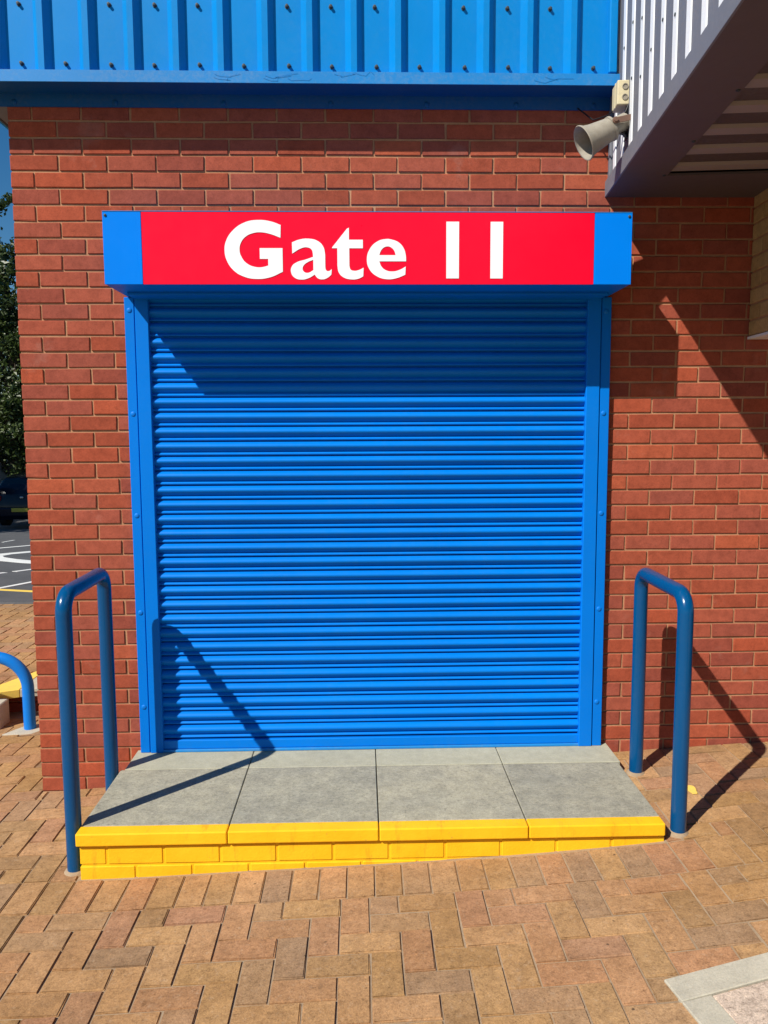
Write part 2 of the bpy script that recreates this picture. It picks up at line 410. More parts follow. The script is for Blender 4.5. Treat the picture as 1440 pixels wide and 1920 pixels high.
recs += [(SOLD_X[0] + i * sp, SOLD_X[0] + (i + 1) * sp, SOLD_Y[0], SOLD_Y[1]) for i in range(n)]
recs = [r for r in recs if min(r[1] - r[0], r[3] - r[2]) > 0.022]
PGAP = 0.0055
paver_cache = {}
def paver_mesh(lx, ly, v):
    key = (round(lx, 3), round(ly, 3), v)
    if key not in paver_cache:
        rnd = random.Random(int(lx * 1000) * 131 + int(ly * 1000) * 7 + v)
        bm = box_bm(-lx / 2, lx / 2, -ly / 2, ly / 2, -0.045, 0.0)
        top = [e for e in bm.edges if all(abs(vv.co.z) < 1e-6 for vv in e.verts)]
        bmesh.ops.bevel(bm, geom=top, offset=0.0035, segments=2, affect='EDGES')
        for vv in bm.verts:
            vv.co += Vector((rnd.uniform(-1, 1) * .0018, rnd.uniform(-1, 1) * .0018, rnd.uniform(-1, 1) * .0006))
        me = from_bm('paver', bm); me.materials.append(MT['paver']); paver_cache[key] = me
    return paver_cache[key]
cand = []
for x0, x1, y0, y1 in recs:
    cx, cy = (x0 + x1) / 2, (y0 + y1) / 2
    lx, ly = x1 - x0 - PGAP, y1 - y0 - PGAP
    e = 0.08
    dzx = (gz(cx + e, cy) - gz(cx - e, cy)) / (2 * e); dzy = (gz(cx, cy + e * .5 if cy < -.06 else cy) - gz(cx, cy - e)) / (1.5 * e) if cy < -.06 else (gz(cx, cy + e) - gz(cx, cy - e)) / (2 * e)
    z = gz(cx, cy) + random.uniform(-1, 1) * 0.0020
    rx = math.atan(dzy) + random.uniform(-1, 1) * 0.006; ry = -math.atan(dzx) + random.uniform(-1, 1) * 0.006
    rz = random.uniform(-1, 1) * 0.008
    s = screen((cx, cy, z)); score = 0
    if s and -20 < s[0] < 1460 and 990 < s[1] < 1940:
        score = lx * ly / s[2] ** 3
    me = paver_mesh(lx, ly, random.randrange(4))
    cand.append((score, me, (cx, cy, z), (rx, ry, rz)))
cand.sort(key=lambda c: -c[0])
from mathutils import Euler
rest = Joined()
for k, (sc, me, loc, rot) in enumerate(cand):
    if k < 300 and sc > 0: obj('paver', me, None, pave, loc, rot)
    else: rest.add(me, Matrix.Translation(loc) @ Euler(rot).to_matrix().to_4x4())
tag(rest.build('pavers_beyond', MT['paver'], pave), kind='stuff')
rest = Joined()
ta = 0.12
for x0, x1, y0, y1 in herring(-4.6, -0.3, YT + 0.1, 4.15, 0.0, 0.03):
    cx, cy = (x0 + x1) / 2, (y0 + y1) / 2
    rest.add(paver_mesh(x1 - x0 - PGAP, y1 - y0 - PGAP, random.randrange(3)), Matrix.Translation((cx, cy, terrace_z(cx, cy) + random.uniform(-1, 1) * .002)) @ Matrix.Rotation(random.uniform(-1, 1) * .012, 4, 'X'))
tag(rest.build('terrace_pavers', MT['paver'], terr), kind='stuff')

# ------------------------------------------------------------------ brick walls
ZT = 3.30
def brick_proto(seed, lx, mat, dep=0.04, h=0.065):
    rnd = random.Random(seed)
    bm = box_bm(-lx / 2, lx / 2, 0.0, dep, -h / 2, h / 2)
    fr = [e for e in bm.edges if all(abs(v.co.y) < 1e-6 for v in e.verts)]
    bmesh.ops.bevel(bm, geom=fr, offset=0.0022, segments=1, affect='EDGES')
    for v in bm.verts:
        if v.co.y < dep * .5: v.co += Vector((rnd.uniform(-1, 1) * .0017, rnd.uniform(-1, 1) * .0006, rnd.uniform(-1, 1) * .0014))
    me = from_bm('brick', bm); me.materials.append(mat); return me
bcache = {}
def brick_mesh(lx, v, mat, key=''):
    k = (round(lx, 3), v, key)
    if k not in bcache: bcache[k] = brick_proto(int(lx * 1000) * 7 + v, lx, mat)
    return bcache[k]
OPEN = (0.57, 2.735, -9, 2.44)               # behind the shutter
wall = thing('brick_wall', 'red brick wall around the blue roller shutter, built in stretcher bond', 'wall')
WX1 = 5.2
core = bmesh.new()
MY = 0.0062
box_bm(0.003, OPEN[0] + .01, MY, 0.30, -0.5, ZT + .15, bm=core)
box_bm(OPEN[1] - .01, WX1, MY, 0.30, -0.5, ZT + .15, bm=core)
box_bm(OPEN[0] + .01, OPEN[1] - .01, MY, 0.30, OPEN[3], ZT + .15, bm=core)
obj('mortar', from_bm('mortar', core), MT['mortar'], wall)
obj('side_wall', from_bm('side_wall', box_bm(0.004, WX1, 0.301, 7.0, -0.6, 5.2)), MT['sidewall'], wall)
bc = []
for j in range(-4, 44):
    zt = 3.075 - 0.075 * j - 0.005; zc = zt - 0.0325
    if zt - 0.065 > ZT: continue
    edges = [0.0] + ([0.225 * k for k in range(1, 24)] if j % 2 == 0 else [0.1125 + 0.225 * k for k in range(0, 24)])
    for a, b in zip(edges, edges[1:]):
        x0, x1 = (a if a == 0 else a), b - 0.010
        segs = [(x0, x1)]
        if zt - .065 < OPEN[3] - 0.0:
            ns = []
            for s0, s1 in segs:
                if s1 <= OPEN[0] or s0 >= OPEN[1]: ns.append((s0, s1)); continue
                if s0 < OPEN[0] - .02: ns.append((s0, OPEN[0]))
                if s1 > OPEN[1] + .02: ns.append((OPEN[1], s1))
            segs = ns
        for s0, s1 in segs:
            if s1 > WX1: continue
            cx = (s0 + s1) / 2
            if zc < gz(cx, 0) - 0.05: continue
            loc = (cx + random.uniform(-1, 1) * .001, random.uniform(-1, 1) * .0011, zc + random.uniform(-1, 1) * .0008)
            rot = (random.uniform(-1, 1) * .006, random.uniform(-1, 1) * .0025, random.uniform(-1, 1) * .004)
            s = screen(loc); score = 0
            if s and -30 < s[0] < 1470 and s[1] > 190:
                score = (s1 - s0) * 0.065 / s[2] ** 2
                if 0.62 < cx < 2.70 and 2.43 < zc < 2.74: score *= 0.02      # behind the sign box
                if cx > 3.50 and zc > 2.3: score = 0
            bc.append((score, brick_mesh(s1 - s0, random.randrange(5), MT['brick'], 'r'), loc, rot))
bc.sort(key=lambda c: -c[0])
rest = Joined()
for k, (sc, me, loc, rot) in enumerate(bc):
    if k < 300 and sc > 0: obj('brick', me, None, wall, loc, rot)
    else: rest.add(me, Matrix.Translation(loc) @ Euler(rot).to_matrix().to_4x4())
tag(rest.build('bricks_beyond', MT['brick'], wall), kind='stuff')

# ------------------------------------------------------------------ blue cladding above the wall
cl = thing('wall_cladding', 'blue corrugated metal cladding above the brick wall, with its eaves flashing', 'cladding', (0, 0, 0))
P = 0.1960; X0 = 0.236 - 2 * P               # right edge of the first crest
TY, CY = -0.125, -0.158                      # trough and crest planes
ztop = 5.2
prof = []
xs_cut = 2.765
k = 0
bolts = []
while True:
    r = X0 + k * P                            # right edge of crest k
    pts = [(r - 0.052, TY), (r - 0.026, CY), (r, CY), (r + 0.024, TY)]
    for x, y in pts:
        if x < -0.20: continue
        if x > xs_cut - 0.02: break
        prof.append((x, y))
    bolts.append(r + 0.085)
    k += 1
    if r > xs_cut: break
prof = [(-0.20, TY)] + prof + [(xs_cut, TY)]
def sheet_z(name, prof, z0, z1, m, parent):
    n = len(prof); vs = [(x, y, z0) for x, y in prof] + [(x, y, z1) for x, y in prof]
    fs = [(i, i + 1, n + i + 1, n + i) for i in range(n - 1)]
    bm = bmesh.new(); bv = [bm.verts.new(v) for v in vs]
    for f in fs: bm.faces.new([bv[i] for i in f])
    return obj(name, from_bm(name, bm), m, parent)
sheet_z('corrugated_sheet', prof, 3.362, ztop, MT['clad'], cl)
box('backing', -0.19, xs_cut, TY + 0.012, 0.0, 3.45, ztop, MT['clad'], cl, 0)
# flashing: lip, soffit, wall flange
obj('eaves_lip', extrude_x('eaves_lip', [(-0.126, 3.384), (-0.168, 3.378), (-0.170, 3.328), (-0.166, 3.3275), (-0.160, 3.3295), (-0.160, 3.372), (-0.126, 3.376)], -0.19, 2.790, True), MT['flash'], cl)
obj('eaves_soffit', extrude_x('eaves_soffit', [(-0.1595, 3.3300), (-0.020, 3.337), (-0.012, 3.283), (-0.004, 3.283), (-0.004, 3.372), (-0.1595, 3.371)], -0.185, 2.788, True), MT['shadedblue'], cl)
webr = random.Random(4)
for _ in range(9):
    wx = webr.uniform(0.9, 2.6); p0 = Vector((wx, -0.1712, webr.uniform(3.345, 3.376)))
    pts = [p0 + Vector((0.028 * i * webr.uniform(.5, 1.3), 0, -0.012 * math.sin(i * webr.uniform(.6, 1.4)))) for i in range(5)]
    obj('cobweb', tube_mesh('cobweb', pts, 0.00055, 5), MT['flash'], cl)
box('corner_trim', 2.735, 2.772, -0.162, -0.10, 3.386, ztop, MT['clad'], cl, 0.004)
hexm = lathe_mesh('bolt', [(0, .0095), (.003, .0095), (.0035, .0068), (.014, .0066), (.015, .004), (.015, 0)], (0, 0, 0), (0, -1, 0), 12)
for i, bx in enumerate(bolts):
    if bx < -0.1 or bx > 2.70: continue
    obj('bolt', hexm, MT['bolt'], cl, (bx + random.uniform(-.006, .006), TY, 3.417 + random.uniform(-.003, .003)))
    if i % 4 != 2: obj('bolt', hexm, MT['bolt'], cl, (bx + random.uniform(-.006, .006), TY, 3.668))
dome = lathe_mesh('bolt', [(0, .0125), (.001, .0122), (.003, .0095), (.004, .005), (.0043, 0)], (0, 0, 0), (0, -1, 0), 14)
dome2 = dome.copy()
for bx in (0.039, 0.497, 0.991, 1.485, 1.93, 2.347, 2.71): obj('bolt', dome, MT['shadedblue'], cl, (bx, -0.016, 3.301))
# side eaves running back along the return of the building
obj('side_soffit', from_bm('side_soffit', box_bm(-0.172, 0.0, -0.003, 7.0, 3.342, 3.40)), MT['grey'], cl)
obj('side_gutter', tube_mesh('side_gutter', [(-0.165, 0.02, 3.352), (-0.165, 7, 3.352)], 0.014, 10), MT['black'], cl)
box('side_cladding', -0.19, -0.17, -0.10, 7.0, 3.345, ztop, MT['clad'], cl, 0)

# ------------------------------------------------------------------ roller shutter
sh = thing('roller_shutter', 'closed blue roller shutter with side guide rails, under the Gate 11 sign', 'shutter', (0, 0, 0))
def slat_profile():
    pr = []
    # top of slat z=0, pitch .0704, y negative is outwards
    pr.append((0.004, 0.0))
    N = 14
    for i in range(N + 1):                    # main bulge
        t = i / N; z = -0.0005 - 0.0485 * t
        f = math.sin(math.pi / 2 * t / 0.46) ** 0.8 if t < 0.46 else 1 - ((t - 0.46) / 0.54) ** 1.6
        pr.append((0.0005 - 0.0235 * f, z))
    for y, z in [(-0.001, -0.0500), (-0.0075, -0.0545), (-0.0115, -0.0590), (-0.0105, -0.0630), (-0.006, -0.0650), (0.006, -0.0655), (0.007, -0.0700)]: pr.append((y, z))
    return pr
SP = 0.0704
slatm = extrude_x('slat', slat_profile(), 0.585, 2.722, False, math.radians(35)); slatm.materials.append(MT['shutter'])
ztop_s = 1.2538 + 0.001 + SP * 17
for i in range(45):
    z = ztop_s - SP * i
    if z - SP < 0.262: break
    obj('slat', slatm, None, sh, (random.uniform(-.001, .001), -0.003 + random.uniform(-.0008, .0008), z), (random.uniform(-.012, .012), 0, random.uniform(-.0006, .0006)))
zb = z
box('bottom_bar', 0.588, 2.720, -0.026, 0.012, 0.222, zb - 0.003, MT['shutter'], sh, 0.003)
box('bottom_lip', 0.588, 2.720, -0.036, 0.012, 0.2085, 0.2215, MT['flash'], sh, 0.002)
def guide(x_out, x_in, s):                    # s=+1 left jamb, -1 right jamb
    a, b = x_out, x_out + s * 0.046
    box('fixing_angle', min(a, b), max(a, b), -0.034, 0.004, 0.2085, 2.425, MT['frame'], sh, 0.0025)
    a, b = x_out + s * 0.050, x_in
    box('guide_rail', min(a, b), max(a, b), -0.040, 0.004, 0.2085, 2.425, MT['frame'], sh, 0.003)
guide(0.507, 0.620, 1); guide(2.813, 2.697, -1)
for bz in (2.364, 1.881, 1.395, 0.918, 0.443):
    obj('bolt', dome2, MT['boltblue'], sh, (0.531, -0.034, bz))
    obj('bolt', dome2, MT['boltblue'], sh, (2.786, -0.034, bz - .006))

# ------------------------------------------------------------------ sign box
D = 0.350
sg = thing('gate_sign', 'red and blue box sign reading Gate 11 over the shutter', 'sign', (0, 0, 0))
ZB, ZU = 2.4275, 2.7275
bm = box_bm(0.5215, 2.7945, -D + 0.004, 0.005, ZB, ZU, 0.002)
obj('casing', from_bm('casing', bm), MT['frame'], sg)
box('fold', 0.56, 2.756, -0.16, -0.004, ZB - 0.014, ZB - 0.0005, MT['frame'], sg, 0.002)
box('blue_panel', 0.5205, 0.6830, -D, -D + 0.0035, ZB - .001, ZU + .001, MT['signblue'], sg, 0.001)
box('red_panel', 0.6850, 2.6305, -D, -D + 0.0035, ZB - .001, ZU + .001, MT['signred'], sg, 0.001)
box('blue_panel', 2.6325, 2.7955, -D, -D + 0.0035, ZB - .001, ZU + .001, MT['signblue'], sg, 0.001)
box('top_edge', 0.5205, 2.7955, -D - 0.0015, -D + 0.012, ZU + 0.0015, ZU + 0.0045, MT['flash'], sg, 0.0008)
scr = lathe_mesh('screw', [(0, .006), (.003, .006), (.005, .003), (.005, 0)], (0, 0, 0), (0, -1, 0), 10)
for sx in (0.5335, 2.7815): obj('screw', scr, MT['bolt'], sg, (sx, -D, ZU - 0.014))
# lettering: outlines, s = smooth point, c = corner  (drawing units: 1 unit = 1/1440 of 1.275 m)
G = [[(313, 73, 'c'), (270, 57, 's'), (205, 49, 's'), (140, 61, 's'), (82, 100, 's'), (49, 150, 's'), (41, 195, 's'), (51, 245, 's'), (82, 291, 's'), (130, 321, 's'), (190, 333, 's'), (258, 325, 's'), (320, 298, 'c'), (320, 184, 'c'), (210, 184, 'c'), (210, 236, 'c'), (250, 236, 'c'), (250, 268, 'c'), (225, 275, 's'), (195, 276, 's'), (150, 260, 's'), (122, 227, 's'), (113, 190, 's'), (122, 155, 's'), (145, 128, 's'), (180, 112, 's'), (215, 108, 's'), (262, 116, 's'), (311, 134, 'c')]]
A = [[(366, 156, 'c'), (400, 143, 's'), (445, 138, 's'), (492, 150, 's'), (518, 178, 's'), (526, 215, 'c'), (526, 275, 'c'), (530, 290, 's'), (540, 295, 's'), (557, 286, 'c'), (555, 312, 'c'), (535, 328, 's'), (512, 335, 's'), (490, 330, 's'), (474, 312, 'c'), (446, 328, 's'), (410, 336, 's'), (377, 327, 's'), (360, 302, 's'), (364, 272, 's'), (388, 252, 's'), (430, 239, 's'), (467, 226, 'c'), (466, 208, 's'), (460, 190, 's'), (438, 180, 's'), (412, 184, 's'), (367, 210, 'c')],
     [(468, 240, 'c'), (440, 252, 's'), (421, 268, 's'), (416, 285, 's'), (424, 299, 's'), (442, 303, 's'), (468, 290, 'c')]]
T = [[(642, 85, 'c'), (642, 143, 'c'), (709, 143, 'c'), (709, 184, 'c'), (643, 184, 'c'), (643, 270, 'c'), (649, 287, 's'), (665, 293, 's'), (687, 290, 's'), (712, 278, 'c'), (710, 320, 'c'), (688, 331, 's'), (652, 335, 's'), (614, 325, 's'), (591, 301, 's'), (585, 270, 'c'), (585, 184, 'c'), (560, 184, 'c'), (560, 180, 'c'), (632, 90, 'c')]]
E_ = [[(919, 247, 'c'), (918, 222, 's'), (908, 185, 's'), (884, 156, 's'), (850, 142, 's'), (822, 139, 's'), (776, 153, 's'), (741, 190, 's'), (728, 238, 's'), (740, 285, 's'), (775, 319, 's'), (825, 334, 's'), (872, 329, 's'), (915, 312, 'c'), (917, 272, 'c'), (888, 288, 's'), (855, 296, 's'), (820, 290, 's'), (798, 271, 's'), (789, 247, 'c')],
      [(789, 217, 'c'), (868, 217, 'c'), (861, 195, 's'), (846, 180, 's'), (829, 175, 's'), (810, 181, 's'), (796, 197, 's')]]
ONE = [[(1115, 55, 'c'), (1177, 55, 'c'), (1177, 330, 'c'), (1115, 330, 'c')]]
ONE2 = [[(1331, 55, 'c'), (1392, 55, 'c'), (1392, 330, 'c'), (1331, 330, 'c')]]
def glyph(name, cont):
    cu = bpy.data.curves.new(name, 'CURVE'); cu.dimensions = '2D'; cu.fill_mode = 'BOTH'; cu.extrude = 0.0008; cu.resolution_u = 8
    for c in cont:
        spl = cu.splines.new('BEZIER'); spl.bezier_points.add(len(c) - 1); spl.use_cyclic_u = True
        for bp, (x, y, f) in zip(spl.bezier_points, c):
            bp.co = (0.9990 + x * 1.2766 / 1440, 2.7375 - y * 0.3785 / 437, 0)
            h = 'AUTO' if f == 's' else 'VECTOR'
            bp.handle_left_type = h; bp.handle_right_type = h
    tmp = bpy.data.objects.new('tmp', cu); C.objects.link(tmp)
    me = bpy.data.meshes.new_from_object(tmp.evaluated_get(bpy.context.evaluated_depsgraph_get()))
    bpy.data.objects.remove(tmp); bpy.data.curves.remove(cu)
    me.materials.clear()
    obj(name, me, MT['white'], sg, (0, -D - 0.0012, 0), (math.radians(90), 0, 0))
for nm, g in (('letter', G), ('letter', A), ('letter', T), ('letter', E_), ('numeral', ONE), ('numeral', ONE2)): glyph(nm, g)

# ------------------------------------------------------------------ entrance step
st = thing('entrance_step', 'low grey slab step with bright yellow painted front edge below the shutter', 'step', (0, 0, 0))
ZS = 0.208
xs = [0.464, 1.067, 1.674, 2.279, 2.838]
for a, b in zip(xs, xs[1:]):
    dz = random.uniform(-.0012, .0012)
    a0, b0 = a + .002, b - .002
    box('slab', a0, b0, -0.764, -0.230, ZS - 0.05 + dz, ZS + dz, MT['slab'], st, 0.003)
    box('painted_edge', a0, b0, -0.832, -0.7645, ZS - 0.052 + dz, ZS + 0.0006 + dz, MT['yellow'], st, 0.005, 2)
    bx = a0 + .018 if a == xs[0] else a0
    ex = b0 + 0.012 if b == xs[-1] else b0
    box('rear_slab', bx, ex, -0.226, 0.004, ZS - 0.05 - dz, ZS - dz * .6, MT['slabold'], st, 0.002)
box('mortar_bed', 0.484, 2.835, -0.8125, 0.0, -0.12, ZS - 0.053, MT['yellow'], st, 0)
ybr = [(0.476, 0.578)] + [(0.588 + 0.2265 * i, 0.588 + 0.2265 * i + 0.216) for i in range(10)]
for a, b in ybr:
    b = min(b, 2.838)
    if b - a > 0.03: box('brick', a, b, -0.816 + random.uniform(-.0006, .0006), -0.78, 0.074, 0.1455, MT['yellow'], st, 0.003, 2)
for i in range(11):
    a = 0.476 + 0.2265 * i; b = min(a + 0.216, 2.838)
    if b - a > 0.03: box('brick', a, b, -0.8165, -0.78, -0.002, 0.064, MT['yellow'], st, 0.003, 2)

# ------------------------------------------------------------------ handrails
def rail(name, label, pf, pr_, ztop, gf, gr, r=0.0315, br=0.075):
    (xf, yf), (xr, yr) = pf, pr_
    o = thing(name, label, 'handrail', (xf, yf, gf), group='tubular handrails beside the entrance step')
    d = Vector((xr - xf, yr - yf, 0)); L = d.length; d.normalize()
    path = [Vector((0, 0, -0.08)), Vector((0, 0, 0.3)), Vector((0, 0, ztop - gf - br))]
    for i in range(1, 9):
        a = math.pi / 2 * i / 8
        path.append(Vector((0, 0, ztop - gf - br)) + d * (br * (1 - math.cos(a))) + Vector((0, 0, br * math.sin(a))))
    path.append(d * (L * .5) + Vector((0, 0, ztop - gf)))
    for i in range(0, 9):
        a = math.pi / 2 * i / 8
        path.append(d * (L - br + br * math.sin(a)) + Vector((0, 0, ztop - gf - br + br * math.cos(a))))
    path.append(d * L + Vector((0, 0, 0.3))); path.append(d * L + Vector((0, 0, gr - gf - 0.08)))
    obj('tube', tube_mesh('tube', path, r, 28), MT['rail'], o)
    for p, g in ((Vector((0, 0, 0)), gf), (d * L, gr)):
        obj('mortar_collar', lathe_mesh('mortar_collar', [(0.010, 0.030), (0.006, 0.040), (-0.003, 0.046), (-0.01, 0.048)], p + Vector((0, 0, g - gf)), (0, 0, 1), 20), MT['sand'], o)
    return o
rail('handrail', 'dark blue tubular handrail on the right of the step, by open brick wall', (2.912, -0.772), (2.921, -0.237), 1.135, gz(2.91, -.77), gz(2.92, -.24))
rail('handrail', 'dark blue tubular handrail left of the step, near the wall corner', (0.435, -0.758), (0.427, -0.237), 1.158, gz(.43, -.76), gz(.43, -.24))

# ------------------------------------------------------------------ projecting canopy, upper right
ca = thing('canopy', 'grey clad canopy with white ribs jutting out at the upper right', 'canopy', (2.779, 0.0, 2.892), -math.radians(5.9))
# local: x right from its left face, y towards the wall (negative = out), z up from its bottom edge
CD = 4.2; CW = 3.2; CH = 2.4
box('edge_angle', -0.002, 0.006, -CD, 0.03, 0.0, 0.072, MT['grey'], ca, 0.001)
box('underside_trim', 0.006, 0.205, -CD, 0.03, 0.001, 0.010, MT['lilac'], ca, 0)
box('rear_trim', 0.205, CW, -0.30, 0.20, 0.0015, 0.0115, MT['lilac'], ca, 0)
box('side_sheet', 0.020, 0.028, -CD, 0.16, 0.04, CH, MT['grey'], ca, 0)
box('end_flashing', 0.010, 0.07, -0.035, 0.03, 0.012, CH, MT['grey'], ca, 0.003)
i = 0
y = -0.105
while y > -CD + .1:
    ribm = prism('cladding_rib', [(0.020, y + 0.026), (0.0165, y + 0.024), (0.0165, y - 0.022), (0.020, y - 0.026)], 0.05, CH)
    obj('cladding_rib', ribm, MT['ribwhite'], ca)
    if i < 8:
        for zz in (0.30, 0.52): obj('bolt', lathe_mesh('bolt', [(0, .006), (.003, .006), (.004, 0)], (0.0165, y - .004, zz + 0.03 * (i % 3)), (-1, 0, 0), 10), MT['bolt'], ca)
    y -= 0.158; i += 1
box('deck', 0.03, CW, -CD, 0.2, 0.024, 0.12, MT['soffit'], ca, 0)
y = -0.315
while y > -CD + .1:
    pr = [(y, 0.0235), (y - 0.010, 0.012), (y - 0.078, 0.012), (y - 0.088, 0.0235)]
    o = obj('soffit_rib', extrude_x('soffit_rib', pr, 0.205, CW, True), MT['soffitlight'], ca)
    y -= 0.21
box('roof', 0.0, CW, -CD, 0.16, CH, CH + 0.05, MT['grey'], ca, 0)
box('front_sheet', 0.02, CW, -CD - 0.01, -CD + 0.03, 0.02, CH, MT['grey'], ca, 0)
for yy in (-0.31, -0.72, -1.18, -1.7): obj('bolt', lathe_mesh('bolt', [(0, .008), (.004, .007), (.006, 0)], (0.19, yy, 0.001), (0, 0, -1), 10), MT['bolt'], ca)

# buff brick wall carrying the canopy on the right
bw = thing('buff_brick_wall', 'yellow-buff brick wall hanging beneath the canopy at the right edge', 'wall', (3.492, -0.004, 2.24), -math.radians(3.0))
box('mortar', 0.006, 0.22, -2.6, -0.0, 0.004, 0.78, MT['mortar'], bw, 0)
box('lintel', -0.003, 0.235, -2.61, -0.0, -0.012, 0.0, MT['ribwhite'], bw, 0)
pier = from_bm('pier', box_bm(0.006, 0.5, -3.0, -2.6, -2.3, 0.78)); obj('pier', pier, MT['buffbrick'], bw)
bcb = {}
for j in range(10):
    off = 0.0 if j % 2 == 0 else 0.1125
    for k in range(12):
        a = -0.004 - (k * 0.225 - off); b = a - 0.215
        if a > -0.004: a = -0.004
        if b < -2.6 or a - b < .02: continue
        key = (round(a - b, 3), random.randrange(3))
        if key not in bcb:
            bcb[key] = brick_proto(sum(map(ord, str(key))), a - b, MT['buffbrick'])
        obj('brick', bcb[key], None, bw, (0.0, (a + b) / 2, 0.0375 + 0.075 * j), (0, 0, -math.pi / 2))

# ------------------------------------------------------------------ loudspeaker and its junction box
hp = thing('loudspeaker', 'weathered beige horn loudspeaker on a rusty bracket at the canopy corner', 'loudspeaker', (2.762, -0.33, 3.103))
mouth = Vector((-0.196, -0.055, -0.098)); rear = Vector((-0.078, -0.046, -0.036))
ax = (mouth - rear).normalized(); L = (mouth - rear).length
obj('horn', lathe_mesh('horn', [(0.0, 0.0), (0.0, .046), (.012, .048), (.05, .053), (L - .045, .058), (L - .018, .065), (L - .004, .0735), (L, .0745), (L + .003, .0725), (L + .002, .069), (L - .012, .061), (L - .04, .053), (.055, .046), (.05, .0)], rear, ax, 44), MT['horn'], hp)
obj('inner_cone', lathe_mesh('inner_cone', [(.04, .030), (L - .06, .024), (L - .045, .018), (L - .044, .010), (L - .06, .0)], rear, ax, 24), MT['horninner'], hp)
obj('driver', lathe_mesh('driver', [(-0.078, 0.0), (-0.078, .030), (-.072, .035), (-.010, .036), (-.006, .037), (-.004, .051), (.006, .051), (.008, .046)], rear, ax, 28), MT['horn'], hp)
def bar(name, a, b, wd, th, m, parent):
    a, b = Vector(a), Vector(b); d = (b - a); l = d.length
    me = from_bm(name, box_bm(-wd / 2, wd / 2, -th / 2, th / 2, 0, l, min(wd, th) * .15))
    o = obj(name, me, m, parent); o.location = a; o.rotation_euler = d.to_track_quat('Z', 'Y').to_euler(); return o
bar('bracket', (-0.082, -0.096, -0.022), (0.014, -0.092, 0.000), 0.005, 0.024, MT['rust'], hp)
bar('bracket', (-0.062, 0.026, -0.014), (0.016, 0.030, 0.000), 0.005, 0.024, MT['rust'], hp)
bar('bracket', (0.014, -0.095, -0.002), (0.014, 0.034, -0.002), 0.024, 0.006, MT['rust'], hp)
obj('pivot_bolt', lathe_mesh('pivot_bolt', [(0, .013), (.006, .013), (.007, .008), (.012, .008), (.012, 0)], (-0.076, -0.098, -0.020), (0, -1, 0), 12), MT['rust'], hp)
bar('mounting_strip', (0.006, -0.012, -0.070), (0.006, -0.012, 0.085), 0.018, 0.026, MT['black'], hp)
bar('lower_clamp', (-0.055, -0.050, -0.045), (0.006, -0.020, -0.052), 0.020, 0.012, MT['black'], hp)
obj('cable', tube_mesh('cable', [(0.0, -0.03, 0.07), (-0.012, -0.035, 0.04), (-0.030, -0.02, 0.02), (-0.035, 0.0, 0.0)], 0.004, 8), MT['black'], hp)
obj('cable', tube_mesh('cable', [(-0.02, -0.05, -0.050), (-0.035, -0.07, -0.066), (-0.02, -0.06, -0.075), (0.0, -0.03, -0.06)], 0.004, 8), MT['black'], hp)
jb = thing('junction_box', 'small cream junction box with two round knockouts above the horn loudspeaker', 'junction box', (2.745, -0.31, 3.173), -math.radians(4))
box('housing', -0.028, 0.024, -0.050, 0.045, 0.0, 0.100, MT['cream'], jb, 0.004, 2)
box('lid_seam', -0.0295, 0.018, -0.012, -0.008, -0.001, 0.101, MT['cream'], jb, 0.001)
for zz in (0.030, 0.073):
    obj('knockout', lathe_mesh('knockout', [(0.0, .0125), (.004, .0125), (.004, .0095), (.001, .009), (.001, 0)], (0.004, -0.0495, zz), (0, -1, 0), 20), MT['horn'], jb)

obj('cable', tube_mesh('cable', [(-0.026, 0.03, 0.004), (-0.040, 0.07, 0.0), (-0.075, 0.20, 0.03), (-0.13, 0.285, 0.115)], 0.0035, 8), MT['black'], jb)

# ------------------------------------------------------------------ inspection cover, lower right
ic = thing('inspection_cover', 'pale concrete inspection cover with aggregate infill set in the paving', 'cover', (2.535, -1.603, 0), math.radians(10.0))
def slope_mesh(name, pts, dz0, dz1, bev=0.003):
    me = prism(name, pts, dz0, dz1, bev)
    th = math.radians(10.0); c, s_ = math.cos(th), math.sin(th)
    for v in me.vertices:
        wx = 2.535 + v.co.x * c - v.co.y * s_; wy = -1.603 + v.co.x * s_ + v.co.y * c
        v.co.z += gz(wx, wy)
    return me
W_, B_ = 0.72, 0.098
obj('frame_stone', slope_mesh('frame_stone', [(0, 0), (W_, 0), (W_, -B_), (0, -B_)], -0.05, 0.006), MT['concrete'], ic)
obj('frame_stone', slope_mesh('frame_stone', [(0, -B_ - .001), (B_, -B_ - .001), (B_, -W_), (0, -W_)], -0.05, 0.0055), MT['concrete'], ic)
obj('frame_stone', slope_mesh('frame_stone', [(W_ - B_, -B_ - .001), (W_, -B_ - .001), (W_, -W_), (W_ - B_, -W_)], -0.05, 0.0055), MT['concrete'], ic)
obj('frame_stone', slope_mesh('frame_stone', [(B_ + .001, -W_ + B_), (W_ - B_ - .001, -W_ + B_), (W_ - B_ - .001, -W_), (B_ + .001, -W_)], -0.05, 0.0055), MT['concrete'], ic)
obj('infill', slope_mesh('infill', [(B_ + .001, -B_ - .002), (W_ - B_ - .001, -B_ - .002), (W_ - B_ - .001, -W_ + B_ + .001), (B_ + .001, -W_ + B_ + .001)], -0.05, 0.0035), MT['aggregate'], ic)
# a dab of yellow paint on the paving by the right handrail
PMX, PMY = 3.100, -0.455
pd = [(PMX + 0.020 * math.cos(a) * (1 + .25 * math.sin(3 * a)), PMY + 0.052 * math.sin(a) * (1 + .2 * math.cos(2 * a))) for a in [i * math.pi / 10 for i in range(20)]]
me = prism('paint_mark', pd, 0.0015, 0.003)
for v in me.vertices: v.co.z += gz(v.co.x, v.co.y)
tag(obj('paint_mark', me, MT['yellowline']), 'small yellow paint dab on the paving behind the right handrail post', 'paint mark')

